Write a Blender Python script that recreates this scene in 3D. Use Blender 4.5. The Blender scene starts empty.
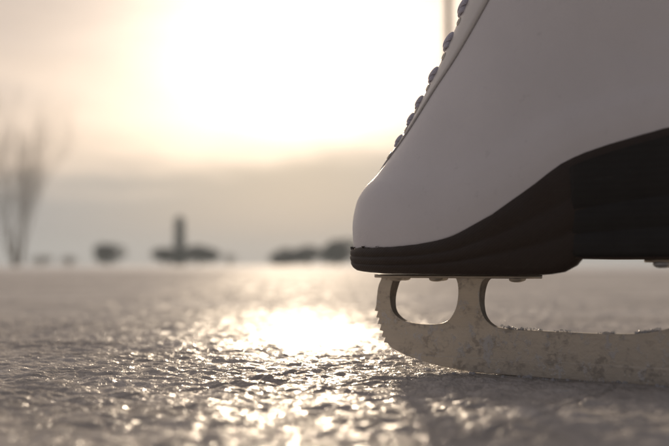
import bpy, bmesh, math, random
import numpy as np
from mathutils import Vector, Matrix
random.seed(7); rng = np.random.default_rng(11)
scene = bpy.context.scene
col = scene.collection
R = math.radians
MM = .001

# ------------------------------------------------------------------ helpers
def link(o, parent=None):
    col.objects.link(o)
    if parent is not None: o.parent = parent
    return o
def tag(o, label=None, cat=None, group=None, kind=None):
    if label: o['label'] = label
    if cat: o['category'] = cat
    if group: o['group'] = group
    if kind: o['kind'] = kind
    return o
def empty(name, loc, rz=0):
    o = bpy.data.objects.new(name, None); o.empty_display_size = .05
    o.location = loc; o.rotation_euler = (0, 0, rz); return link(o)
def mesh_obj(name, verts, faces, mat, parent=None, smooth=True):
    me = bpy.data.meshes.new(name)
    me.from_pydata([tuple(map(float, v)) for v in verts], [], [tuple(int(i) for i in f) for f in faces])
    if smooth: me.polygons.foreach_set('use_smooth', [True]*len(me.polygons))
    me.materials.append(mat); me.update()
    return link(bpy.data.objects.new(name, me), parent)
def grid_mesh(name, P, mat, parent=None, closed_u=False):
    """P: array [nv, nu, 3] -> quad mesh"""
    nv, nu = P.shape[:2]
    idx = np.arange(nv*nu).reshape(nv, nu)
    if closed_u: idx = np.concatenate([idx, idx[:, :1]], 1)
    a, b, c, d = idx[:-1, :-1], idx[:-1, 1:], idx[1:, 1:], idx[1:, :-1]
    F = np.stack([a, b, c, d], -1).reshape(-1, 4)
    return fast_mesh(name, P.reshape(-1, 3), F, mat, parent)
def fast_mesh(name, V, F, mat, parent=None, smooth=True):
    me = bpy.data.meshes.new(name)
    n, k = F.shape
    me.vertices.add(len(V)); me.vertices.foreach_set('co', np.ascontiguousarray(V, dtype=np.float32).ravel())
    me.loops.add(n*k); me.loops.foreach_set('vertex_index', np.ascontiguousarray(F, dtype=np.int32).ravel())
    me.polygons.add(n); me.polygons.foreach_set('loop_start', np.arange(0, n*k, k, dtype=np.int32))
    me.update(calc_edges=True); me.validate()
    if smooth: me.polygons.foreach_set('use_smooth', np.ones(len(me.polygons), dtype=bool))
    me.materials.append(mat)
    return link(bpy.data.objects.new(name, me), parent)
def sstep(a, b, x):
    t = np.clip((np.asarray(x, float)-a)/(b-a), 0, 1); return t*t*(3-2*t)
def pchip(xs, ys):
    """smooth interpolation without overshoot"""
    xs = np.array(xs, float); ys = np.array(ys, float)
    h = np.diff(xs); dl = np.diff(ys)/h; m = np.zeros_like(ys)
    for i in range(1, len(xs)-1):
        if dl[i-1]*dl[i] > 0:
            w1 = 2*h[i]+h[i-1]; w2 = h[i]+2*h[i-1]
            m[i] = (w1+w2)/(w1/dl[i-1]+w2/dl[i])
    m[0] = dl[0]; m[-1] = dl[-1]
    def f(x):
        x = np.asarray(x, float); xc = np.clip(x, xs[0], xs[-1])
        i = np.clip(np.searchsorted(xs, xc, side='right')-1, 0, len(xs)-2)
        t = (xc-xs[i])/h[i]
        return ((1+2*t)*(1-t)**2*ys[i]+t*(1-t)**2*h[i]*m[i]+t*t*(3-2*t)*ys[i+1]+t*t*(t-1)*h[i]*m[i+1])
    return f
def tube(path, radii, n=8, flat=1.0, side=None):
    """tapered tube through points; flat squashes it along the local normal"""
    V = []; F = []
    path = [Vector(p) for p in path]
    if not hasattr(radii, '__len__'): radii = [radii]*len(path)
    for i, p in enumerate(path):
        t = (path[min(i+1, len(path)-1)]-path[max(i-1, 0)]).normalized()
        ref = Vector(side) if side is not None else (Vector((0, 0, 1)) if abs(t.z) < .9 else Vector((1, 0, 0)))
        u = t.cross(ref).normalized(); v = u.cross(t)
        for k in range(n):
            a = 2*math.pi*k/n
            V.append(p+u*math.cos(a)*radii[i]+v*math.sin(a)*radii[i]*flat)
    for i in range(len(path)-1):
        for k in range(n):
            F.append((i*n+k, i*n+(k+1) % n, (i+1)*n+(k+1) % n, (i+1)*n+k))
    F.append(tuple(range(n-1, -1, -1))); F.append(tuple((len(path)-1)*n+k for k in range(n)))
    return V, F
class MB:
    def __init__(s): s.V = []; s.F = []
    def add(s, VF):
        b = len(s.V); s.V += list(VF[0]); s.F += [tuple(b+i for i in f) for f in VF[1]]; return s
    def build(s, name, mat, parent=None, smooth=True): return mesh_obj(name, s.V, s.F, mat, parent, smooth)

# vectorised gradient noise -----------------------------------------------
_perm = rng.permutation(4096)
_ga = rng.uniform(0, 2*math.pi, 4096); _gx = np.cos(_ga); _gy = np.sin(_ga)
def gnoise(x, y, seed=0):
    xi = np.floor(x).astype(np.int64); yi = np.floor(y).astype(np.int64)
    xf = x-xi; yf = y-yi
    u = xf*xf*xf*(xf*(xf*6-15)+10); v = yf*yf*yf*(yf*(yf*6-15)+10)
    def g(ix, iy, dx, dy):
        h = _perm[(_perm[(ix+seed*131) & 4095]+iy*7+seed) & 4095]
        return _gx[h]*dx+_gy[h]*dy
    a = g(xi, yi, xf, yf); b = g(xi+1, yi, xf-1, yf)
    c = g(xi, yi+1, xf, yf-1); d = g(xi+1, yi+1, xf-1, yf-1)
    return (a+(b-a)*u+((c+(d-c)*u)-(a+(b-a)*u))*v)*1.5

# ------------------------------------------------------------------ materials
def new_mat(name):
    m = bpy.data.materials.new(name); m.use_nodes = True
    nt = m.node_tree; return m, nt, nt.nodes['Principled BSDF']
def nnode(nt, t, **kw):
    n = nt.nodes.new(t)
    for k, v in kw.items():
        if k in n.inputs: n.inputs[k].default_value = v
        else: setattr(n, k, v)
    return n
def tex(nt, scale, detail=4, rough=.55, vec=None, coord='Object', mapping=None):
    tc = nt.nodes.new('ShaderNodeTexCoord'); out = tc.outputs[coord]
    if mapping:
        mp = nt.nodes.new('ShaderNodeMapping'); mp.inputs['Scale'].default_value = mapping.get('s', (1, 1, 1))
        mp.inputs['Rotation'].default_value = mapping.get('r', (0, 0, 0)); nt.links.new(out, mp.inputs[0]); out = mp.outputs[0]
    n = nnode(nt, 'ShaderNodeTexNoise', Scale=scale, Detail=detail, Roughness=rough)
    nt.links.new(out, n.inputs['Vector']); return n
def ramp(nt, src, stops):
    r = nt.nodes.new('ShaderNodeValToRGB'); e = r.color_ramp.elements
    while len(e) < len(stops): e.new(.5)
    for k, (p, c) in enumerate(stops):
        e[k].position = p; e[k].color = (*c, 1) if len(c) == 3 else c
    nt.links.new(src, r.inputs[0]); return r
def g3(v): return (v, v, v)
def bump(nt, src, dist, strength=1, prev=None):
    b = nnode(nt, 'ShaderNodeBump', Distance=dist, Strength=strength); nt.links.new(src, b.inputs['Height'])
    if prev is not None: nt.links.new(prev.outputs[0], b.inputs['Normal'])
    return b
def mixc(nt, fac, a, b, mode='MIX'):
    m = nt.nodes.new('ShaderNodeMix'); m.data_type = 'RGBA'; m.blend_type = mode
    for s, i in ((fac, 0), (a, 6), (b, 7)):
        if hasattr(s, 'links'): nt.links.new(s, m.inputs[i])
        else: m.inputs[i].default_value = s if i == 0 else (*s, 1)
    return m.outputs[2]

def mat_leather(name='white_leather', base=(.82, .80, .82), rough=.36, grain=.00012):
    m, nt, p = new_mat(name)
    n1 = tex(nt, 30, 3); c = ramp(nt, n1.outputs[0], [(.35, tuple(.955*v for v in base)), (.7, base)])
    # small scuffs and dirt specks
    n2 = tex(nt, 160, 5, .7); sp = ramp(nt, n2.outputs[0], [(.30, g3(.5)), (.37, g3(1))])
    out = mixc(nt, .16, c.outputs[0], mixc(nt, 1.0, c.outputs[0], sp.outputs[0], 'MULTIPLY'))
    nt.links.new(out, p.inputs['Base Color'])
    r = ramp(nt, tex(nt, 60, 4).outputs[0], [(.3, g3(rough-.06)), (.7, g3(rough+.1))]); nt.links.new(r.outputs[0], p.inputs['Roughness'])
    v = nnode(nt, 'ShaderNodeTexVoronoi', Scale=900.0); tc = nt.nodes.new('ShaderNodeTexCoord'); nt.links.new(tc.outputs['Object'], v.inputs['Vector'])
    b = bump(nt, v.outputs['Distance'], grain, .6)
    b2 = bump(nt, tex(nt, 45, 4).outputs[0], .0008, .35, b)
    nt.links.new(b2.outputs[0], p.inputs['Normal'])
    return m
def mat_sole(name, base, lines_rot, line_scale, rough=.5):
    m, nt, p = new_mat(name)
    n1 = tex(nt, 55, 5, .65)
    c = ramp(nt, n1.outputs[0], [(.3, tuple(.9*v for v in base)), (.7, tuple(1.1*v for v in base))])
    w = nnode(nt, 'ShaderNodeTexWave', Scale=line_scale, Distortion=.8, Detail=2.0)
    w.wave_type = 'BANDS'; w.bands_direction = 'Z'
    tc = nt.nodes.new('ShaderNodeTexCoord'); mp = nt.nodes.new('ShaderNodeMapping'); mp.inputs['Rotation'].default_value = lines_rot
    nt.links.new(tc.outputs['Object'], mp.inputs[0]); nt.links.new(mp.outputs[0], w.inputs['Vector'])
    lr = ramp(nt, w.outputs[0], [(.15, g3(.72)), (.6, g3(1))])
    o = mixc(nt, .55, c.outputs[0], mixc(nt, 1., c.outputs[0], lr.outputs[0], 'MULTIPLY'))
    # pale scuffs
    sc = ramp(nt, tex(nt, 120, 6, .75, mapping={'s': (.4, .4, 2)}).outputs[0], [(.60, g3(0)), (.72, g3(1))])
    fm = nt.nodes.new('ShaderNodeMath'); fm.operation = 'MULTIPLY'; fm.inputs[1].default_value = .22
    nt.links.new(sc.outputs[0], fm.inputs[0])
    o = mixc(nt, fm.outputs[0], o, (.085, .07, .055))
    nt.links.new(o, p.inputs['Base Color'])
    r = ramp(nt, n1.outputs[0], [(.3, g3(rough)), (.7, g3(rough+.18))]); nt.links.new(r.outputs[0], p.inputs['Roughness'])
    b = bump(nt, w.outputs[0], .00012, .4); b = bump(nt, tex(nt, 300, 5, .7).outputs[0], .0003, .6, b)
    nt.links.new(b.outputs[0], p.inputs['Normal'])
    return m
def mat_steel(name='blade_steel', base=(.74, .67, .56)):
    m, nt, p = new_mat(name)
    st = tex(nt, 60, 6, .7, mapping={'s': (1, 1, 9)})     # grinding lines along the blade
    c = ramp(nt, st.outputs[0], [(.3, tuple(.93*v for v in base)), (.7, tuple(1.04*v for v in base))])
    big = ramp(nt, tex(nt, 85, 3, .6, mapping={'s': (1, 1, 1.3), 'r': (0, .4, 0)}).outputs[0], [(.50, g3(0)), (.60, g3(1))])
    fine = ramp(nt, tex(nt, 330, 5, .65).outputs[0], [(.43, g3(0)), (.55, g3(1))])
    mm = nt.nodes.new('ShaderNodeMath'); mm.operation = 'MULTIPLY'; nt.links.new(big.outputs[0], mm.inputs[0]); nt.links.new(fine.outputs[0], mm.inputs[1])
    mm2 = nt.nodes.new('ShaderNodeMath'); mm2.operation = 'MULTIPLY'; mm2.inputs[1].default_value = .5; nt.links.new(mm.outputs[0], mm2.inputs[0])
    o = mixc(nt, mm2.outputs[0], c.outputs[0], (.24, .215, .20))
    fr = ramp(nt, tex(nt, 95, 5, .75, mapping={'s': (1.3, 1, 1)}).outputs[0], [(.54, g3(0)), (.62, g3(.75))])
    o = mixc(nt, fr.outputs[0], o, (.80, .78, .76))
    nt.links.new(o, p.inputs['Base Color'])
    mt = nt.nodes.new('ShaderNodeMath'); mt.operation = 'SUBTRACT'; mt.inputs[0].default_value = .55; nt.links.new(fr.outputs[0], mt.inputs[1]); nt.links.new(mt.outputs[0], p.inputs['Metallic'])
    r = ramp(nt, tex(nt, 150, 5, .7).outputs[0], [(.3, g3(.30)), (.7, g3(.5))]); nt.links.new(r.outputs[0], p.inputs['Roughness'])
    b = bump(nt, st.outputs[0], .00008, .3); b = bump(nt, fine.outputs[0], .0001, .4, b); b = bump(nt, fr.outputs[0], .0003, .5, b); nt.links.new(b.outputs[0], p.inputs['Normal'])
    return m
def mat_simple(name, base, rough=.6, metal=0, nscale=40, var=.25, bdist=0):
    m, nt, p = new_mat(name)
    n = tex(nt, nscale, 5, .6)
    c = ramp(nt, n.outputs[0], [(.3, tuple((1-var)*v for v in base)), (.7, tuple((1+var)*v for v in base))])
    nt.links.new(c.outputs[0], p.inputs['Base Color']); p.inputs['Roughness'].default_value = rough; p.inputs['Metallic'].default_value = metal
    if bdist: nt.links.new(bump(nt, n.outputs[0], bdist, .6).outputs[0], p.inputs['Normal'])
    return m
def mat_ice():
    m, nt, p = new_mat('rough_wet_ice')
    tc = nt.nodes.new('ShaderNodeTexCoord'); sp = nt.nodes.new('ShaderNodeSeparateXYZ'); nt.links.new(tc.outputs['Object'], sp.inputs[0])
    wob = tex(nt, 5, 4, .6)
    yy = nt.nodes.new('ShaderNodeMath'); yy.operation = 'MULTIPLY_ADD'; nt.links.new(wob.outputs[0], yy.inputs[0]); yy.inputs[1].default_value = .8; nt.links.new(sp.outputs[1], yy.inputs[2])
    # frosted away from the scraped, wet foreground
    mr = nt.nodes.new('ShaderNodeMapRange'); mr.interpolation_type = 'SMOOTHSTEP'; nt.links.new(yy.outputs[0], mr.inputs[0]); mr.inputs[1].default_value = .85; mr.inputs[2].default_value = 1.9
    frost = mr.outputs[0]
    # a melted, glossier patch beyond the blade
    mp = nt.nodes.new('ShaderNodeMapping'); nt.links.new(tc.outputs['Object'], mp.inputs[0]); mp.inputs['Location'].default_value = (.012/.055, -.75/.13, 0); mp.inputs['Scale'].default_value = (1/.055, 1/.13, 0)
    ln = nt.nodes.new('ShaderNodeVectorMath'); ln.operation = 'LENGTH'; nt.links.new(mp.outputs[0], ln.inputs[0])
    wn = tex(nt, 30, 5, .7)
    ad = nt.nodes.new('ShaderNodeMath'); ad.operation = 'MULTIPLY_ADD'; nt.links.new(wn.outputs[0], ad.inputs[0]); ad.inputs[1].default_value = 1.5; nt.links.new(ln.outputs['Value'], ad.inputs[2])
    pm = nt.nodes.new('ShaderNodeMapRange'); pm.interpolation_type = 'SMOOTHSTEP'; nt.links.new(ad.outputs[0], pm.inputs[0]); pm.inputs[1].default_value = 1.95; pm.inputs[2].default_value = .95; patch = pm.outputs[0]
    n1 = tex(nt, 12, 5, .6)
    c = ramp(nt, n1.outputs[0], [(.3, (.46, .43, .40)), (.55, (.66, .62, .58)), (.75, (.82, .78, .74))])
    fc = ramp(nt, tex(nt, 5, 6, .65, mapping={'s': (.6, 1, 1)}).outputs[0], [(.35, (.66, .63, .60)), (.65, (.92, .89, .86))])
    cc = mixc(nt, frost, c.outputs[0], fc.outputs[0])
    nt.links.new(cc, p.inputs['Base Color'])
    wet = ramp(nt, tex(nt, 150, 4, .65).outputs[0], [(.40, g3(.12)), (.60, g3(.40))])
    r = mixc(nt, frost, wet.outputs[0], g3(.52)); r = mixc(nt, patch, r, g3(.22)); nt.links.new(r, p.inputs['Roughness'])
    spot = ramp(nt, tex(nt, 210, 3, .6).outputs[0], [(.54, g3(.002)), (.62, g3(.32))])
    spot2 = ramp(nt, tex(nt, 38, 4, .6, mapping={'s': (1, .45, 1)}).outputs[0], [(.54, g3(.0025)), (.68, g3(.10))])
    sl = mixc(nt, frost, spot.outputs[0], spot2.outputs[0]); sl = mixc(nt, patch, sl, g3(.10)); nt.links.new(sl, p.inputs['Specular IOR Level'])
    p.inputs['IOR'].default_value = 1.31
    b = bump(nt, tex(nt, 26, 4, .6).outputs[0], .004, .8)
    b = bump(nt, tex(nt, 260, 3, .6).outputs[0], .0018, 1, b)
    b = bump(nt, tex(nt, 900, 2, .5).outputs[0], .0005, .8, b)
    nt.links.new(b.outputs[0], p.inputs['Normal'])
    return m
def mat_snow(name='snow', base=(.90, .91, .94), sc=6, bd=.02):
    m, nt, p = new_mat(name)
    n = tex(nt, sc, 6, .6); c = ramp(nt, n.outputs[0], [(.3, tuple(.9*v for v in base)), (.7, base)])
    nt.links.new(c.outputs[0], p.inputs['Base Color']); p.inputs['Roughness'].default_value = .75
    nt.links.new(bump(nt, n.outputs[0], bd, .5).outputs[0], p.inputs['Normal'])
    return m
def mat_crumb():
    m, nt, p = new_mat('ice_grain'); p.inputs['Base Color'].default_value = (.86, .87, .9, 1); p.inputs['Roughness'].default_value = .3
    t = nt.nodes.new('ShaderNodeBsdfTranslucent'); t.inputs[0].default_value = (.9, .9, .92, 1)
    x = nt.nodes.new('ShaderNodeMixShader'); x.inputs[0].default_value = .55
    nt.links.new(p.outputs[0], x.inputs[1]); nt.links.new(t.outputs[0], x.inputs[2]); nt.links.new(x.outputs[0], nt.nodes['Material Output'].inputs[0])
    return m
M = dict(
    leather=mat_leather(), facing=mat_leather('facing_leather', (.80, .78, .76), .36), tongue=mat_leather('tongue_leather', (.74, .72, .70), .5),
    sole=mat_sole('black_sole_leather', (.036, .022, .015), (0, R(38), 0), 260), heel=mat_sole('black_stacked_heel', (.014, .012, .011), (0, 0, 0), 95, .55),
    welt=mat_sole('sole_edge', (.034, .026, .020), (0, 0, 0), 90),
    steel=mat_steel(), plate=mat_simple('plate_steel', (.50, .45, .38), .42, .8, 90, .15, .0002),
    screw=mat_simple('screw_steel', (.42, .44, .47), .35, .9, 200, .15), lace=mat_simple('woven_lace', (.58, .57, .66), .85, 0, 900, .25, .0003),
    eyelet=mat_simple('eyelet_metal', (.7, .66, .58), .3, 1, 50, .1), thread=mat_simple('stitch_thread', (.42, .40, .40), .8, 0, 900, .2),
    lining=mat_simple('boot_lining', (.55, .50, .42), .9, 0, 200, .1),
    ice=mat_ice(), snow=mat_snow(), crumb=mat_crumb(),
    bark=mat_simple('bark', (.085, .068, .052), .9, 0, 14, .3, .01), pole=mat_simple('weathered_pole_wood', (.17, .11, .04), .85, 0, 8, .3, .01),
    leaf=mat_simple('evergreen_leaf', (.058, .052, .038), .75, 0, 5, .3), dry=mat_simple('dry_twig', (.30, .25, .19), .9, 0, 5, .3),
    twig=mat_simple('winter_twig', (.21, .16, .11), .9, 0, 5, .3),
    conifer=mat_simple('conifer_leaf', (.035, .045, .035), .75, 0, 5, .3),
)

# ------------------------------------------------------------------ the skate (local mm: x along the blade from toe to heel, y towards the viewer's side, z up)
TH = R(33)
SK = Vector((.02628, .5364, 0))
skate = empty('figure_skate', SK, -TH)
tag(skate, 'white leather figure skate with black sole and steel blade standing on the ice', 'ice skate')
# local +y must point towards the camera: mirror y when making verts
def L(P):
    P = np.array(P, float)*MM; P[..., 1] *= -1; return P

feather = pchip([-14, 20, 36, 58, 80, 102, 125, 146, 172, 200, 246], [67.5, 67.3, 67.8, 70.6, 79, 92.6, 108, 115, 120.8, 124, 127])
# level tables: nominal front height z -> front x, rear x, widest x, half width, roundness
ZL = [67, 80, 93, 101, 108, 116, 124, 137, 151, 165, 180, 204, 230, 255, 280, 300]
XF = pchip(ZL, [-12.5, -13.5, -11.6, -7.2, .3, 7.4, 14.0, 23, 31.3, 39.8, 47.6, 60, 74, 87, 95, 98])
XB = pchip(ZL, [244, 245, 245, 245, 245, 245, 244, 242, 239, 235, 231, 226, 222, 222, 226, 230])
XC = pchip(ZL, [78, 80, 84, 88, 92, 98, 104, 112, 122, 132, 140, 150, 156, 160, 164, 166])
WD = pchip(ZL, [40, 41, 40.5, 39.5, 38.6, 38, 37.5, 37, 36.5, 36.3, 36.5, 37.5, 39, 41, 43, 44])
RE = pchip(ZL, [2.35, 2.3, 2.2, 2.12, 2.05, 2.02, 2, 2, 2, 2, 2, 2, 2.05, 2.1, 2.1, 2.1])
def S(zl, a, off=0):
    """boot surface: zl level, a angle 0=front .. pi=back (sign = side); off = offset outward (mm)"""
    zl = np.asarray(zl, float); a = np.asarray(a, float)
    zl, a = np.broadcast_arrays(zl, a)
    xf, xb, xc, w, e = XF(zl), XB(zl), XC(zl), WD(zl), RE(zl)
    ca, sa = np.cos(a), np.sin(a)
    s = np.where(ca > 0, xc-(xc-xf)*np.abs(ca)**(2/e), xc+(xb-xc)*np.abs(ca)**(2/2.5))
    ee = np.where(ca > 0, 2/e, 2/2.5)
    waist = 1-.21*sstep(78, 165, s)*(1-.6*sstep(150, 280, zl))
    y = w*waist*np.sign(sa)*np.abs(sa)**ee
    fade = 1-sstep(67, 175, zl)*.5-.5*np.clip((zl-67)/108, 0, 1)
    z = zl+(feather(s)-67)*fade
    # gentle creases where the ankle bends, fading away from the instep
    z = z
    P = np.stack([s, y, z], -1)
    return P
def Soff(zl, a, off):
    e = 1e-2
    zl, a = np.broadcast_arrays(np.asarray(zl, float), np.asarray(a, float))
    P = S(zl, a); dz = S(zl+.5, a)-S(zl-.5, a); da = S(zl, a+e)-S(zl, a-e)
    n = np.cross(dz, da); n /= np.linalg.norm(n, axis=-1, keepdims=True)+1e-9
    c = np.stack([XC(zl), 0*zl, P[..., 2]], -1)
    sg = np.sign(np.sum(n*(P-c), -1, keepdims=True)); n = n*np.where(sg == 0, 1, sg)
    return P+n*(off[..., None] if np.ndim(off) else off)
zz = np.concatenate([np.linspace(67, 125, 60), np.linspace(127, 300, 60)])
aa = np.linspace(-math.pi, math.pi, 220, endpoint=False)
aa = np.sign(aa)*np.abs(aa/math.pi)**1.25*math.pi      # denser at the toe
P = S(zz[:, None], aa[None, :])
# roll the lower edge in under itself, and the collar over
low = P[0].copy(); low[:, 1] *= .93; low[:, 2] -= 2.5
top1 = P[-1].copy(); c = top1.mean(0); top1 = top1+(c-top1)*.05; top1[:, 2] += 3
top2 = P[-1].copy(); top2 = top2+(c-top2)*.10; top2[:, 2] += 1
top3 = P[-1].copy(); top3 = top3+(c-top3)*.12; top3[:, 2] -= 18
P = np.concatenate([low[None], P, top1[None], top2[None], top3[None]])
# soft wrinkles in the leather over the ankle
nx = gnoise(P[..., 0]/26+3, P[..., 2]/9+P[..., 0]/30, 3)
P[..., 1] += np.sign(P[..., 1])*nx*.55*sstep(120, 170, P[..., 0])*sstep(130, 160, P[..., 2])*(P[..., 2] < 290)
upper = grid_mesh('upper', L(P), M['leather'], skate, closed_u=True)

# facings (the two lacing panels) and the tongue between them
ang_in = pchip([108, 124, 150, 204, 300], [.10, .17, .22, .26, .3])
ang_out = pchip([106, 112, 124, 150, 204, 300], [.06, .18, .36, .54, .78, .95])
lv = np.linspace(107, 298, 110)
def strip(sg, lo, hi, offs, lv=lv, n=14):
    rows = []
    for z in lv:
        a0, a1 = lo(z), hi(z)
        t = np.linspace(0, 1, n); a = sg*(a0+(a1-a0)*t)
        o = offs*np.ones(n); o[0] = o[-1] = -.6
        a[1] = sg*(a0+.0015); a[-2] = sg*(a1-.0015)
        rows.append(Soff(np.full(n, z), a, o))
    return np.array(rows)
# the front of a level slice lies ahead of the wider rings below it, so slice angle a is measured round the instep
for sg in (1, -1):
    f = grid_mesh('facing', L(strip(sg, ang_in, ang_out, .9)), M['facing'], skate)
    pts = [Soff(z, sg*(ang_out(z)+.006), .25) for z in np.linspace(107, 297, 120)]
    MB().add(tube(L(pts), .0004, 6)).build('seam_cord', M['thread'], f)
tn = [Soff(z, np.linspace(-1, 1, 13)*(ang_in(z)+.02), .25) for z in np.linspace(112, 299, 90)]
grid_mesh('tongue', L(np.array(tn)), M['tongue'], skate)

# laces: each crossing is two woven cords over the tongue, plus its eyelets
crossings = [127, 138.5, 147.5, 162, 179.5, 197.5, 216, 236, 257, 278]
def lace_path(c0, sg, hz, n=17):
    a0 = float(ang_in(c0))+.11; out = []
    for k in range(n):
        t = k/(n-1)*2-1
        h = 1.3+.6*(1-t*t)+(1.0 if sg > 0 else 0)*(1-t*t)
        if abs(t) > .95: h = .5
        out.append(Soff(c0+hz*math.sin(t*1.45)/math.sin(1.45), sg*a0*t, h))
    return out
for i, z in enumerate(crossings):
    q = (.78, .78, .8, .95, 1.05, 1.15)[min(i, 5)]
    nrm = Soff(z, 0., 2)-Soff(z, 0., 1); nv = (nrm[0], -nrm[1], nrm[2])
    cr = MB()
    for sg in (1, -1):
        cr.add(tube(L(lace_path(z, sg, 1.6*q)), [MM*q*(3.0+1.5*math.sin(math.pi*k/16)) for k in range(17)], 14, .30, side=nv))
    cr.build('lace', M['lace'], skate)
rows = [119]+[(crossings[i]+crossings[i+1])/2 for i in range(9)]+[289]
for z in rows:
    for sg in (1, -1):
        a = sg*(float(ang_in(z))+.10)
        c0 = Soff(z, a, .9); n0 = Soff(z, a, 2)-Soff(z, a, 1); n0 /= np.linalg.norm(n0)
        u = np.cross(n0, [0, 0, 1]); u /= np.linalg.norm(u); v = np.cross(n0, u)
        V = []; F = []
        for k in range(20):
            A = 2*math.pi*k/20; dirv = u*math.cos(A)+v*math.sin(A)
            for q in range(8):
                B = 2*math.pi*q/8
                V.append(c0+dirv*(1.9+.6*math.cos(B))+n0*(.55*math.sin(B)))
            for q in range(8):
                F.append((k*8+q, k*8+(q+1) % 8, ((k+1) % 20)*8+(q+1) % 8, ((k+1) % 20)*8+q))
        mesh_obj('eyelet', L(np.array(V)), F, M['eyelet'], skate)

# the black sole: rings at rising heights between its underside and the feather line
zb = pchip([-14, 0, 30, 60, 100, 112, 120, 126, 131, 140, 160, 200, 246], [58, 54.5, 53.2, 53, 52.9, 53.2, 54.5, 57.5, 63, 76, 92, 100, 104])
def outline(a, off):
    P0 = S(67, a); P1 = Soff(67, a, 0.0)
    c = np.array([90, 0]); d = P0[..., :2].copy()
    t = np.gradient(P0[..., :2], axis=0); nrm = np.stack([t[..., 1], -t[..., 0]], -1); nrm /= np.linalg.norm(nrm, axis=-1, keepdims=True)+1e-9
    sgn = np.sign(np.sum(nrm*(d-c), -1).mean()); return d+nrm*sgn*off
a = np.sign(aa)*np.abs(aa)
prof = [(0, -9), (0, -2.5), (.03, -.4), (.10, .8), (.20, 1.5), (.30, 1.75), (.345, 1.2), (.36, 1.75), (.5, 2.2), (.60, 2.1), (.64, 1.5), (.67, 2.0), (.85, 1.9), (.95, 1.5), (1.0, .6), (1.03, -1.2)]
ringsP = []
base = outline(a, 0)
ff = feather(base[:, 0]); lift = lambda q: zb(q[:, 0]-.32*(q[:, 1]-35)*sstep(40, 90, q[:, 0]))
bb = lift(base)
for t, off in prof:
    o2 = outline(a, off)
    rag = 0
    if t > .9: rag = .35*gnoise(base[:, 0]/4, base[:, 1]/4, 5)*(1-sstep(10, 60, base[:, 0]))
    zt = bb+(ff-bb)*t+rag
    ringsP.append(np.stack([o2[:, 0], o2[:, 1], zt], -1))
PS = np.array(ringsP)
# fill underside
und = []
for k in (0.0, .5):
    q = PS[0].copy(); q[:, 1] *= k; q[:, 2] = lift(q); und.append(q)
PS = np.concatenate([np.array(und), PS])
PS[..., 2] += gnoise(PS[..., 0]/9, PS[..., 2]/6+PS[..., 1]/9, 8)*.25
sole = grid_mesh('sole', L(PS), M['sole'], skate, closed_u=True)
# ragged paint flakes at the toe edge of the sole
mb = MB()
for k in range(46):
    an = random.uniform(-.2, .95); an = random.choice([an, random.uniform(0, .5)])
    p = S(67.3, an); o_ = Soff(67.3, an, 1.0); q = o_*.5+p*.5
    c0 = np.array([o_[0], o_[1], 67.3+random.uniform(-.5, .7)]); r = random.uniform(.4, 1.4)
    V = [c0+np.array([random.uniform(-1, 1)*r*.9, random.uniform(-.6, .6)*r, random.uniform(-.55, .55)*r]) for _ in range(7)]
    bmx = bmesh.new()
    for v in V: bmx.verts.new(v)
    bmesh.ops.convex_hull(bmx, input=bmx.verts); bmx.verts.ensure_lookup_table(); bmx.verts.index_update()
    VV = [tuple(v.co) for v in bmx.verts]; FF = [tuple(v.index for v in f_.verts) for f_ in bmx.faces]; bmx.free()
    mb.add((L(np.array(VV)), FF))
mb.build('worn_sole_edge', M['welt'], skate, False)

# stacked heel block
def heel_block():
    x0, x1 = 125.5, 247; zs = [(61.6, -1.2), (62.4, -.1), (63.5, .3), (72, .3), (72.4, .0), (72.8, .4), (83, .7), (83.4, .4), (83.8, .8), (94, 1.1), (97, 1.3), (104, 1.4)]
    n = 60; rr = []
    for z, off in zs:
        pts = []
        # outline: straight breast, sides following the boot, round back
        ys = np.linspace(-1, 1, 15)
        s_side = np.linspace(x0, x1-.01, 70)
        ang = np.linspace(0, math.pi, 1600); C = outline(ang, off+1.6)
        C = C[C[:, 0] >= x0]
        C = C[np.argsort(C[:, 0])]
        m_ = 90; ii = np.unique(np.linspace(0, len(C)-1, m_).astype(int)); C = C[ii]
        C = np.stack([np.interp(np.linspace(0, 1, m_), np.linspace(0, 1, len(C)), C[:, 0]), np.interp(np.linspace(0, 1, m_), np.linspace(0, 1, len(C)), np.abs(C[:, 1]))], -1)
        C[-1, 1] = 0
        lean = (z-61.6)*-.02
        C[:, 0] += lean*(1-sstep(125, 150, C[:, 0]))
        # soften the breast corner
        C[0, 0] += 0; C[0, 1] -= 1.0; C = np.insert(C, 1, [C[0, 0]+.7, C[1, 1]], 0)
        up_ = C; dn = C[::-1][1:] * np.array([1, -1])
        br = [[C[0, 0], y_] for y_ in np.linspace(-C[0, 1], C[0, 1], 12)[1:-1]]
        ring = np.concatenate([up_, dn, np.array(br)])
        rr.append(np.concatenate([ring, np.full((len(ring), 1), z)], 1))
    A = np.array(rr)
    ztop = feather(A[-1][:, 0])-4
    for k in range(len(zs)):
        t = (zs[k][0]-61.6)/(104-61.6); A[k][:, 2] = 61.6+(ztop-61.6)*t
    cap = A[0].copy(); cap[:, 1] *= .5; cap0 = A[0].copy(); cap0[:, 1] *= 0
    return np.concatenate([cap0[None], cap[None], A])
HB = heel_block()
grid_mesh('heel', L(HB), M['heel'], skate, closed_u=True)
# pale worn line round the bottom of the heel top-lift
tl = HB[3].copy(); r1 = tl.copy(); r1[:, 2] = 60.9; r2 = tl.copy(); r2[:, 2] = 61.9; r0 = r1.copy(); r0[:, 1] *= .0
q_ = HB[2].copy(); q_[:, 2] = 61.9; q1 = q_.copy(); q1[:, 2] = 60.8; q0 = q1.copy(); q0[:, 1] *= 0
grid_mesh('top_lift', L(np.array([q0, q1, q_])), mat_sole('top_lift_leather', (.05, .032, .024), (0, 0, 0), 60), skate, closed_u=True)

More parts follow.
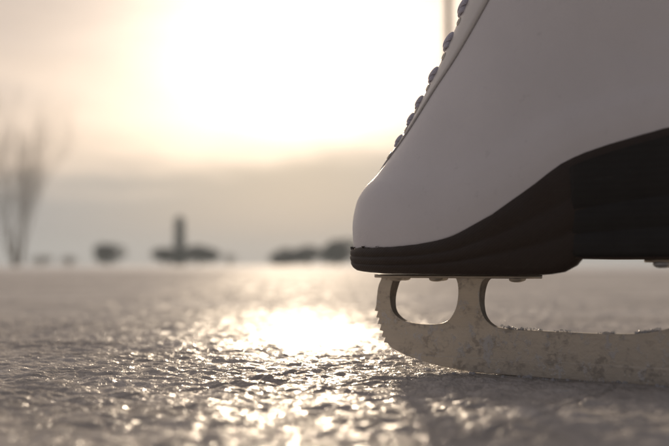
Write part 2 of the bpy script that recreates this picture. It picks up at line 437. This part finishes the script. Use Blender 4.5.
# blade -----------------------------------------------------------------
def spl(pts, n=8):
    out = []; p = [Vector((a_, b_)) for a_, b_ in pts]
    for i in range(len(p)-1):
        p0 = p[max(i-1, 0)]; p1 = p[i]; p2 = p[i+1]; p3 = p[min(i+2, len(p)-1)]
        for k in range(n):
            t = k/n
            out.append(.5*((2*p1)+(-p0+p2)*t+(2*p0-5*p1+4*p2-p3)*t*t+(-p0+3*p1-3*p2+p3)*t**3))
    out.append(p[-1]); return [(v.x, v.y) for v in out]
front = spl([(3.4, 52), (3.1, 50), (1.2, 46), (-.2, 40), (-1.0, 35)])
teeth = [(-2.3, 31.8), (-.1, 31.4), (-1.7, 27.9), (.6, 27.6), (-.7, 24.3), (1.7, 24.0), (.5, 20.6), (2.9, 20.3), (1.8, 17.0), (4.3, 16.8), (3.4, 13.8), (5.8, 13.6)]
belly = spl([(7.0, 12.2), (10.8, 9.9), (20.4, 6.5), (29.8, 4.3), (39, 2.6), (51, 1.2), (63, .4), (90, -.1), (128, -.2), (165, 0), (200, .8), (235, 2.5), (256, 4.5)])
rear = spl([(258.5, 7), (259, 12), (257, 18), (250, 21)])
rpost = spl([(246, 22.5), (241, 25), (238, 31), (236, 40), (235, 52), (234, 60)])
rhole = spl([(218, 60), (216, 52), (215, 43), (212, 34), (206, 29.5), (200, 28.5), (194, 30), (190, 35), (188.5, 43), (188, 52), (188.5, 60)])
ledge = spl([(176, 60), (175.5, 54), (174.6, 46), (172.5, 38), (168, 31.5), (160, 27.4), (147, 24.7), (130, 23.8), (112, 23.8), (96.6, 23.9), (82, 24.2), (73.5, 24.7), (68.6, 26.9), (65.4, 30.6), (63.9, 35.5), (63.6, 40.5), (64.4, 46), (66.2, 49.8), (70, 52)])
hole1 = spl([(47.0, 52), (50.2, 50.4), (51.2, 45), (50.3, 38), (47.9, 32.2), (43.8, 27.6), (37.6, 25.5), (27.6, 25.1), (18, 26.2), (12.6, 28.9), (9.4, 33), (8.6, 39.3), (9.6, 45), (11.6, 50), (14.5, 52)])
poly = front+teeth+belly+rear+rpost+rhole+ledge+hole1
cu = bpy.data.curves.new('blade_profile', 'CURVE'); cu.dimensions = '2D'; cu.fill_mode = 'BOTH'
sp = cu.splines.new('POLY'); sp.points.add(len(poly)-1)
for i, (x_, z_) in enumerate(poly): sp.points[i].co = (x_*MM, z_*MM, 0, 1)
sp.use_cyclic_u = True
cu.extrude = .0016; cu.bevel_depth = .00035; cu.bevel_resolution = 1; cu.offset = -.00035
tmp = bpy.data.objects.new('tmp_profile', cu); col.objects.link(tmp)
dg = bpy.context.evaluated_depsgraph_get(); dg.update()
bme = bpy.data.meshes.new_from_object(tmp.evaluated_get(dg)); col.objects.unlink(tmp); bpy.data.objects.remove(tmp); bpy.data.curves.remove(cu)
bm = bmesh.new(); bm.from_mesh(bme)
for v in bm.verts: v.co = Vector((v.co.x, -v.co.z, v.co.y))
bmesh.ops.remove_doubles(bm, verts=bm.verts, dist=1e-6)
for zc in [6, 9, 12]+list(range(20, 52, 2)):
    bmesh.ops.bisect_plane(bm, geom=bm.verts[:]+bm.edges[:]+bm.faces[:], plane_co=(0, 0, zc*MM), plane_no=(0, 0, 1))
for v in bm.verts:
    z = v.co.z/MM
    k = 1+1.35*float(sstep(22, 51, z))
    if z < 8: k *= 1.12      # the hollow-ground runner is a touch thicker than the blade above
    v.co.y *= k
for f in bm.faces: f.smooth = False
bm.to_mesh(bme); bm.free()
bme.materials.clear(); bme.materials.append(M['steel']); bme.materials.append(mat_simple('dark_steel_edge', (.20, .165, .13), .55, .5, 300, .3))
for p_ in bme.polygons: p_.material_index = 1 if abs(p_.normal.y) < .35 and p_.center.z > .025 and p_.normal.x > .3 else 0  # edge walls facing the heel, above the runner, get a darker steel colour
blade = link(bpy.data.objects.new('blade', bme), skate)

def plate(name, xs, zlo, zhi):
    """xs: list of (x, half width)"""
    f_ = pchip([p_[0] for p_ in xs], [p_[1] for p_ in xs])
    X = np.linspace(xs[0][0], xs[-1][0], 70); W = f_(X)
    ring = np.concatenate([np.stack([X, W], -1), np.stack([X, -W], -1)[::-1]])
    lv_ = []
    for z_, o_, k_ in ((zlo, 0, 0), (zlo, -.5, 1), (zlo+.5, 0, 1), (zhi, 0, 1), (zhi, 0, 0)):
        q = ring.copy(); q[:, 1] = (q[:, 1]+np.sign(q[:, 1])*o_)*k_
        lv_.append(np.concatenate([q, np.full((len(q), 1), z_)], 1))
    return grid_mesh(name, L(np.array(lv_)), M['plate'], skate, closed_u=True)
pl = plate('sole_plate', [(-1, .1), (-.5, 4), (1.5, 9), (5, 13.5), (14, 16.5), (30, 17), (48, 14), (60, 14), (72, 15.5), (86, 14), (94, 9), (97, .1)], 50.9, 52.75)
hp = plate('heel_plate', [(150, .1), (150.6, 5), (153, 11), (160, 15), (175, 15.5), (200, 14), (225, 12), (234, 7), (237, .1)], 59.2, 60.75)
def screw(x, y, z, r=4.2, h=2.3, mat='screw'):
    V = []; F = []; n = 20
    prof_ = [(r*.98, 0), (r, -.35*h), (r*.9, -.65*h), (r*.65, -.88*h), (r*.3, -h), (0.001, -h)]
    for rr_, dz in prof_:
        for k in range(n): V.append((x+rr_*math.cos(2*math.pi*k/n), y+rr_*math.sin(2*math.pi*k/n), z+dz))
    for i in range(len(prof_)-1):
        for k in range(n): F.append((i*n+k, i*n+(k+1) % n, (i+1)*n+(k+1) % n, (i+1)*n+k))
    o = mesh_obj('screw', L(np.array(V)), F, M[mat], skate)
    s_ = []
    return o
for x_, y_ in [(17, 11), (9.6, -11), (41, 10), (34.2, -10), (87, 9.5), (80.6, -9.5)]: screw(x_, y_, 50.9, mat='plate', r=3.9, h=1.9)
for x_, y_ in [(160.5, 10.5), (160.5, -10.5), (188, 10), (188, -10), (215, 8), (215, -8)]: screw(x_, y_, 59.2, r=4.4, h=2.8)

# ------------------------------------------------------------------ ground
def to_local(x, y):
    """world -> skate-local mm (s, w)"""
    dx, dy = x-SK.x, y-SK.y
    c, s = math.cos(TH), math.sin(TH)
    return (dx*c-dy*s)/MM, (-dx*s-dy*c)/MM
def height(x, y, far=None):
    """ice relief in metres"""
    X, Y = x*1000, y*1000
    wx = X+6*gnoise(X/30, Y/30, 21); wy = Y+6*gnoise(X/30+9, Y/30, 22)
    h = 1.5*gnoise(X/170, Y/170, 1)+1.0*gnoise(X/60, Y/60, 2)
    b1 = np.abs(gnoise(wx/21, wy/19, 3)); b2 = np.abs(gnoise(wx/9, wy/9, 4))
    h += 2.5*(b1-.25)+.9*(b2-.2)            # rounded lumps with creases between
    h += .36*gnoise(wx/4.2, wy/4.2, 6)
    # scored streaks left by blades, running roughly along the skate
    sx, sw = (X*math.cos(.5)-Y*math.sin(.5)), (X*math.sin(.5)+Y*math.cos(.5))
    h += .35*gnoise(sx/34, sw/5, 7)*(.5+gnoise(X/140, Y/140, 9))
    h += 4.0*gnoise(X/900+3, Y/900, 12)*sstep(900, 2500, Y)
    h += 3.2*np.abs(gnoise(X/110+5, Y/110, 14))*sstep(700, 1500, Y)
    # a low swell of smoother ice rising beyond the skate
    # two thin cuts left by other blades
    for (x0_, y0_, dx_, dy_, bow) in ((-120, 400, .80, .60, 900), (-330, 470, .97, .24, -1500), (60, 330, .62, .78, 1400)):
        u_ = (X-x0_)*dx_+(Y-y0_)*dy_; v_ = -(X-x0_)*dy_+(Y-y0_)*dx_-u_*u_/bow
        h = h+(-1.1*np.exp(-(v_/1.3)**2)+.5*np.exp(-((np.abs(v_)-3)/1.4)**2))*(1-sstep(120, 200, np.abs(u_)))
    # flattened where the blade stands
    ss, ww = to_local(x, y)
    k = np.exp(-(ww/14)**2)*sstep(-5, 35, ss)*(1-sstep(262, 300, ss))
    h = h*(1-.85*k)-.1*k
    return h*MM
def axis_y():
    y = [.17]
    while y[-1] < 9.2:
        v = y[-1]; y.append(v+max(.00115, .0023*v*v/.5 if v > .5 else .0012))
        if y[-1] > 1.6: break
    while y[-1] < 9.2: y.append(y[-1]*1.012)
    back = [-6, -3, -1.5, -.8, -.4, -.2, -.05, .05, .12, .15]
    return np.array(back+y)
def axis_x():
    x = [0]; st = .00125
    while x[-1] < 14:
        st = .00125 if x[-1] < .34 else st*1.03
        x.append(x[-1]+st)
    x = np.array(x); return np.concatenate([-x[:0:-1], x])
ax_, ay_ = axis_x(), axis_y()
GX, GY = np.meshgrid(ax_, ay_)
GZ = height(GX, GY)
print('ice verts', GX.size)
# the sheet eases to flat where the mesh is too coarse to carry the relief
GZ *= (1-sstep(.9, 6, np.abs(GX)))*np.where(GY < .05, .2, 1)
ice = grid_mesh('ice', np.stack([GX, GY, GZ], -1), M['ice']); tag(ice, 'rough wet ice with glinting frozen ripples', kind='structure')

# snow-covered shore and land to the horizon
ys = np.concatenate([np.array([9.15, 9.25, 9.4, 9.7, 10.2, 11, 12, 13.5, 15, 18, 22, 27, 34, 43, 55, 70, 90, 130, 200, 300])])
xs = np.concatenate([-np.geomspace(1, 300, 60)[::-1], np.linspace(-.9, .9, 9), np.geomspace(1, 300, 60)])
SX, SY = np.meshgrid(xs, ys)
SZ = .02*sstep(9.2, 10.2, SY+.4*gnoise(SX/1.7, SY*0, 31))+.010*gnoise(SX/2.1, SY/2.1, 32)*sstep(9.3, 11, SY)-.015*(1-sstep(9.15, 9.5, SY))
snow = grid_mesh('snow_field', np.stack([SX, SY, SZ], -1), M['snow']); tag(snow, 'snow covered shore and open land', kind='structure')

# ground sheet below everything, out to the horizon on all sides
gs = [(-301, -301, -.03), (301, -301, -.03), (301, 301, -.03), (-301, 301, -.03)]
tag(mesh_obj('ground', gs, [(0, 1, 2, 3)], M['snow'], smooth=False), 'snow covered ground out to the horizon', kind='structure')

# grains of ice thrown up round the blade and clinging to it
def grain(c, r):
    bm_ = bmesh.new(); bmesh.ops.create_icosphere(bm_, subdivisions=1, radius=r)
    for v in bm_.verts: v.co *= random.uniform(.6, 1.25)
    sc_ = Vector((random.uniform(.7, 1.4), random.uniform(.7, 1.2), random.uniform(.5, 1)))
    V = [Vector((v.co.x*sc_.x, v.co.y*sc_.y, v.co.z*sc_.z))+Vector(c) for v in bm_.verts]
    F = [tuple(v.index for v in f.verts) for f in bm_.faces]; bm_.free(); return V, F
mb = MB()
cl = [random.uniform(74, 165) for _ in range(16)]
for k in range(230):
    s_ = random.choice(cl)+random.gauss(0, 2.6)
    if s_ < 73 or s_ > 156: continue
    z_ = float(np.interp(s_, [71, 75, 82, 130, 147, 160], [27, 25, 24.3, 23.9, 24.7, 27.4]))
    mb.add(grain(L([s_, random.uniform(-1.7, 1.9), z_+random.uniform(-.1, .7)]), random.choice([.3, .45, .6, .9])*MM))
g1 = mb.build('clinging_frost', M['crumb'], skate, False); g1['kind'] = 'stuff'
mb = MB()
gcl = [random.uniform(20, 262) for _ in range(22)]
for k in range(300):
    s_ = random.choice(gcl)+random.gauss(0, 5); w_ = random.choice([-1, 1])*(2.2+abs(random.gauss(0, 5)))
    if s_ < 38: w_ = random.gauss(0, 6)
    c, sn = math.cos(TH), math.sin(TH)
    x_ = SK.x+(s_*c-w_*sn)*MM; y_ = SK.y+(-s_*sn-w_*c)*MM
    h_ = float(height(np.array([x_]), np.array([y_]))[0])
    r_ = random.choice([.35, .5, .5, .8, 1.2])*MM
    mb.add(grain((x_, y_, h_+r_*.25), r_))
g2 = mb.build('ice_grains', M['crumb'], None, False); tag(g2, 'loose ice grains scattered along the blade', 'ice grains', kind='stuff')

# ------------------------------------------------------------------ far things
FPX = 929.2
def at(px, Y): return (px-334.5)/FPX*Y
def branch(mb, p, d, length, r, depth, spread=.35, up=.25):
    n = 6; pts = [p.copy()]; dd = d.copy()
    for k in range(n):
        dd = (dd+Vector((random.gauss(0, .06), random.gauss(0, .06), up*.2))).normalized(); pts.append(pts[-1]+dd*length/n)
    mb.add(tube(pts, [r*(1-.6*k/n) for k in range(n+1)], 5))
    if depth == 0: return
    for k in range(random.choice([3, 4, 4]) if depth > 1 else 6):
        i = random.randint(2, n); a_ = random.uniform(0, 6.28)
        nd = (dd+Vector((math.cos(a_), math.sin(a_), .5))*random.uniform(.5, 1.2)*spread*1.4).normalized()
        branch(mb, pts[i], nd, length*random.uniform(.5, .75), r*.5, depth-1, spread, up)
T = empty('bare_tree', (at(15, 22), 22, 0)); tag(T, 'small leafless tree with upright twigs at the left edge of the snow', 'tree')
tr = MB(); tr.add(tube([Vector((0, 0, -.1)), Vector((.01, 0, .25)), Vector((0, .02, .9))], [.07, .045, .02], 10)); tr.build('trunk', M['twig'], T)
cr = MB()
for k in range(17):
    a_ = k*2.4; d_ = Vector((math.cos(a_)*.17, math.sin(a_)*.17, 1)).normalized()
    branch(cr, Vector((math.cos(a_)*.16, math.sin(a_)*.16, random.uniform(0, .3))), d_, random.uniform(1.3, 2.3), .010, 3, .40)
cr.build('crown', M['twig'], T)

def leaf_cloud(fn, n, size):
    V = []; F = []
    while len(F) < n:
        p = fn()
        if p is None: continue
        u = Vector((random.gauss(0, 1), random.gauss(0, 1), random.gauss(0, 1))).normalized(); v = u.orthogonal().normalized()
        s_ = size*random.uniform(.6, 1.4); b = len(V)
        V += [p+u*s_, p+v*s_*.5, p-u*s_, p-v*s_*.5]; F.append((b, b+1, b+2, b+3))
    return V, F
def shrub(name, label, cat, x, Y, w, h, mat, n=2600, group=None, lump=5, seed=0, leaf=None):
    random.seed(seed*17+3)
    T = empty(name, (x, Y, 0)); tag(T, label, cat, group)
    lumps = [(Vector((random.uniform(-.55, .55)*w/2, random.uniform(-.3, .3)*w/2, h*random.uniform(.35, .68))), random.uniform(.26, .42)) for _ in range(lump)]
    def fn():
        c_, r_ = random.choice(lumps)
        d_ = Vector((random.gauss(0, 1), random.gauss(0, 1), random.gauss(0, 1))).normalized()*random.uniform(.4, 1)**.5
        p = c_+Vector((d_.x*r_*w, d_.y*r_*w, d_.z*r_*h))
        return p if p.z > .02 else None
    MB().add(leaf_cloud(fn, n, leaf or w*.035)).build('foliage', mat, T, False)
    st = MB()
    for k in range(9):
        a_ = random.uniform(0, 6.28); e_ = Vector((math.cos(a_)*w*.3, math.sin(a_)*w*.3, h*.75))
        st.add(tube([Vector((0, 0, -.05)), e_*.5+Vector((0, 0, .05)), e_], [.03*h, .02*h, .008*h], 5))
    st.build('stem', M['bark'], T)
    return T
shrub('round_shrub', 'dark round shrub standing alone on the snow, right of the bare tree', 'shrub', at(109, 60), 60, 1.9, 1.45, M['leaf'], seed=1, lump=7)
shrub('spreading_shrub', 'low dark shrub on the left side of the columnar conifer', 'shrub', at(165, 60), 60, 2.0, 1.25, M['leaf'], seed=2)
shrub('spreading_shrub', 'arching dark shrub on the right side of the columnar conifer', 'shrub', at(199, 60.5), 60.5, 2.4, 1.35, M['leaf'], seed=3)
shrub('hedge_shrub', 'wide dark shrub left of the taller one behind the skate toe', 'shrub', at(288, 62), 62, 2.2, 1.3, M['leaf'], seed=4, group='dark shrubs behind the skate toe')
shrub('hedge_shrub', 'dark shrub in the middle of the row left of the skate toe', 'shrub', at(309, 61), 61, 2.4, 1.3, M['leaf'], seed=5, group='dark shrubs behind the skate toe')
shrub('hedge_shrub', 'taller dark shrub just left of the skate toe', 'shrub', at(338, 60), 60, 2.9, 1.75, M['leaf'], seed=6, group='dark shrubs behind the skate toe', n=3200)
shrub('dry_shrub', 'faint pale dry shrub right of the columnar conifer', 'shrub', at(229, 60), 60, 1.0, .95, M['dry'], seed=7, n=420)
shrub('dry_shrub', 'faint pale dry shrub beside the bare tree', 'shrub', at(42, 58), 58, 1.3, .7, M['dry'], seed=8, n=520)
shrub('dry_shrub', 'faint pale dry shrub left of the dark round shrub', 'shrub', at(70, 58), 58, 1.2, .65, M['dry'], seed=9, n=520)
# columnar conifer
random.seed(5)
T = empty('columnar_conifer', (at(179.5, 59), 59, 0)); tag(T, 'tall narrow dark conifer rising between two low shrubs', 'tree')
MB().add(tube([Vector((0, 0, -.1)), Vector((0, 0, 1.2)), Vector((.02, 0, 2.6))], [.09, .07, .03], 8)).build('trunk', M['bark'], T)
def colf():
    z_ = random.uniform(.05, 3.15); r_ = (.40-.10*z_/3.1)*(1 if z_ < 2.9 else max(.2, (3.25-z_)/.35)); a_ = random.uniform(0, 6.28); q = r_*random.uniform(.2, 1)**.5*(1+.2*math.sin(z_*9+a_*2))
    return Vector((math.cos(a_)*q, math.sin(a_)*q, z_))
MB().add(leaf_cloud(colf, 3800, .06)).build('crown', M['conifer'], T, False)
# pole
T = empty('wooden_pole', (at(449.5, 14), 14, 0)); tag(T, 'thin weathered wooden pole rising behind the boot laces', 'pole')
MB().add(tube([Vector((0, 0, -.2)), Vector((.01, 0, 2)), Vector((0, 0, 4)), Vector((-.01, 0, 6.5))], [.065, .06, .055, .045], 12)).build('shaft', M['pole'], T)
MB().add(tube([Vector((-.01, 0, 6.5)), Vector((-.01, 0, 6.56))], [.052, .02], 12)).build('cap', M['pole'], T)

# winter air: one closed box of thin mist round everything
hm = bpy.data.materials.new('mist'); hm.use_nodes = True; hn = hm.node_tree; hn.nodes.clear()
ho = hn.nodes.new('ShaderNodeOutputMaterial'); hv = hn.nodes.new('ShaderNodeVolumePrincipled')
hv.inputs['Color'].default_value = (.76, .88, 1, 1); hv.inputs['Density'].default_value = .0034; hv.inputs['Anisotropy'].default_value = .3
hn.links.new(hv.outputs[0], ho.inputs['Volume'])
X_ = 305
hvts = [(x_, y_, z_) for z_ in (-1.1, 7.2) for x_, y_ in ((-X_, -X_), (X_, -X_), (X_, X_), (-X_, X_))]
haze = mesh_obj('haze', hvts, [(3, 2, 1, 0), (4, 5, 6, 7), (0, 1, 5, 4), (1, 2, 6, 5), (2, 3, 7, 6), (3, 0, 4, 7)], hm, smooth=False)
tag(haze, 'thin cold mist over the ice', kind='stuff')

# ------------------------------------------------------------------ light
SAZ, SEL = R(-2.0), R(12.5)
Sv = Vector((math.sin(SAZ)*math.cos(SEL), math.cos(SAZ)*math.cos(SEL), math.sin(SEL)))
sl = bpy.data.lights.new('sun', 'SUN'); sl.energy = 2.3; sl.angle = R(3.2); sl.color = (1, .80, .58)
so = link(bpy.data.objects.new('sun', sl)); so.rotation_euler = Sv.to_track_quat('Z', 'Y').to_euler()

w = bpy.data.worlds.new('World'); scene.world = w; w.use_nodes = True
nt = w.node_tree; nt.nodes.clear()
out = nt.nodes.new('ShaderNodeOutputWorld')
def mth(op, a, b=None, clamp=False):
    n = nt.nodes.new('ShaderNodeMath'); n.operation = op; n.use_clamp = clamp
    for i, v in enumerate((a, b)):
        if v is None: continue
        if hasattr(v, 'links'): nt.links.new(v, n.inputs[i])
        else: n.inputs[i].default_value = v
    return n.outputs[0]
sky = nt.nodes.new('ShaderNodeTexSky'); sky.sky_type = 'NISHITA'; sky.sun_disc = False
sky.sun_elevation = SEL; sky.sun_rotation = SAZ; sky.dust_density = 3; sky.air_density = 1.2
b1 = nt.nodes.new('ShaderNodeBackground'); b1.inputs[1].default_value = .08; nt.links.new(sky.outputs[0], b1.inputs[0])
tc = nt.nodes.new('ShaderNodeTexCoord'); D = tc.outputs['Generated']
dp = nt.nodes.new('ShaderNodeVectorMath'); dp.operation = 'DOT_PRODUCT'; nt.links.new(D, dp.inputs[0]); dp.inputs[1].default_value = Sv
ang = mth('ARCCOSINE', mth('MINIMUM', dp.outputs['Value'], .99999))
sx = nt.nodes.new('ShaderNodeSeparateXYZ'); nt.links.new(D, sx.inputs[0])
el = mth('ARCSINE', sx.outputs[2])
# streaky cloud noise: stretched along the horizon
mp = nt.nodes.new('ShaderNodeMapping'); mp.inputs['Scale'].default_value = (1, 1, 5.5); mp.inputs['Rotation'].default_value = (0, R(7), 0); nt.links.new(D, mp.inputs[0])
cn = nnode(nt, 'ShaderNodeTexNoise', Scale=3.1, Detail=5.0, Roughness=.5, Distortion=.35); nt.links.new(mp.outputs[0], cn.inputs[0])
cn2 = nnode(nt, 'ShaderNodeTexNoise', Scale=7.5, Detail=3.0, Roughness=.5); nt.links.new(mp.outputs[0], cn2.inputs[0])
# upper veil colour by angle from the sun
def gauss(a_, sig): q = mth('DIVIDE', a_, sig); return mth('EXPONENT', mth('MULTIPLY', mth('MULTIPLY', q, q), -1.0))
def scalec(c, s_):
    n = nt.nodes.new('ShaderNodeVectorMath'); n.operation = 'SCALE'
    n.inputs[0].default_value = c; nt.links.new(s_, n.inputs['Scale']); return n.outputs[0]
def addv(a_, b_):
    n = nt.nodes.new('ShaderNodeVectorMath'); n.operation = 'ADD'; nt.links.new(a_, n.inputs[0]); nt.links.new(b_, n.inputs[1]); return n.outputs[0]
wide = gauss(ang, R(62)); mid = gauss(ang, R(24)); sq = nt.nodes.new('ShaderNodeVectorMath'); sq.operation = 'SUBTRACT'; nt.links.new(D, sq.inputs[0]); sq.inputs[1].default_value = Sv
ss_ = nt.nodes.new('ShaderNodeVectorMath'); ss_.operation = 'MULTIPLY'; nt.links.new(sq.outputs[0], ss_.inputs[0]); ss_.inputs[1].default_value = (.78, 1, 1.1)
sl_ = nt.nodes.new('ShaderNodeVectorMath'); sl_.operation = 'LENGTH'; nt.links.new(ss_.outputs[0], sl_.inputs[0])
core = gauss(sl_.outputs['Value'], R(7.1))
streak = mth('ADD', .42, mth('MULTIPLY', cn.outputs[0], 1.16))
side = mth('ADD', .72, mth('ADD', mth('MULTIPLY', sx.outputs[0], -.55), mth('MULTIPLY', sx.outputs[1], .22)))
upperc = addv(addv(scalec((.205, .187, .20), mth('MULTIPLY', side, mth('ADD', .9, mth('MULTIPLY', cn2.outputs[0], .3)))), scalec((.22, .18, .13), mth('MULTIPLY', wide, streak))), scalec((.44, .315, .22), mth('MULTIPLY', mid, streak)))
upperc = addv(upperc, scalec((1.1, 1.0, .90), mth('MULTIPLY', core, mth('ADD', .85, mth('MULTIPLY', cn.outputs[0], .3)))))
# low grey cloud bank
lowc = addv(addv(scalec((.145, .178, .212), mth('ADD', .9, mth('MULTIPLY', cn2.outputs[0], .2))), scalec((.082, .088, .105), wide)), scalec((.02, .014, .01), gauss(ang, R(16))))
hz = mth('MULTIPLY', gauss(el, R(1.1)), wide)
lowc = addv(lowc, scalec((.14, .10, .06), hz))
azm = mth('ARCTANGENT', mth('DIVIDE', sx.outputs[0], mth('MAXIMUM', sx.outputs[1], .3)))
edge = mth('ADD', mth('SUBTRACT', el, mth('MULTIPLY', azm, .09)), mth('MULTIPLY', mth('SUBTRACT', cn2.outputs[0], .5), R(3.5)))
mr = nt.nodes.new('ShaderNodeMapRange'); mr.interpolation_type = 'SMOOTHSTEP'; nt.links.new(edge, mr.inputs[0])
mr.inputs[1].default_value = R(5.0); mr.inputs[2].default_value = R(8.8)
mxc = nt.nodes.new('ShaderNodeMix'); mxc.data_type = 'RGBA'; nt.links.new(mr.outputs[0], mxc.inputs[0]); nt.links.new(lowc, mxc.inputs[6]); nt.links.new(upperc, mxc.inputs[7])
b2 = nt.nodes.new('ShaderNodeBackground'); nt.links.new(mxc.outputs[2], b2.inputs[0]); b2.inputs[1].default_value = 1.0
ms = nt.nodes.new('ShaderNodeMixShader'); ms.inputs[0].default_value = .93
nt.links.new(b1.outputs[0], ms.inputs[1]); nt.links.new(b2.outputs[0], ms.inputs[2]); nt.links.new(ms.outputs[0], out.inputs[0])
w.cycles.sampling_method = 'MANUAL'; w.cycles.sample_map_resolution = 1024

# ------------------------------------------------------------------ camera
cam = bpy.data.cameras.new('camera'); cam.lens = 50; cam.sensor_width = 36; cam.clip_start = .02; cam.clip_end = 20000
cam.dof.use_dof = True; cam.dof.focus_distance = .505; cam.dof.aperture_fstop = 6.6
co = link(bpy.data.objects.new('camera', cam)); co.location = (0, 0, .058)
co.rotation_euler = (R(90)+math.atan(42/929.2), 0, 0)
scene.camera = co
scene.view_settings.view_transform = 'Standard'; scene.view_settings.look = 'None'; scene.view_settings.exposure = .14; scene.view_settings.gamma = 1
scene.view_settings.use_curve_mapping = False
scene.render.engine = 'CYCLES'; scene.cycles.use_denoising = True
scene.cycles.sample_clamp_indirect = 6; scene.cycles.max_bounces = 6; scene.cycles.caustics_reflective = False; scene.cycles.caustics_refractive = False
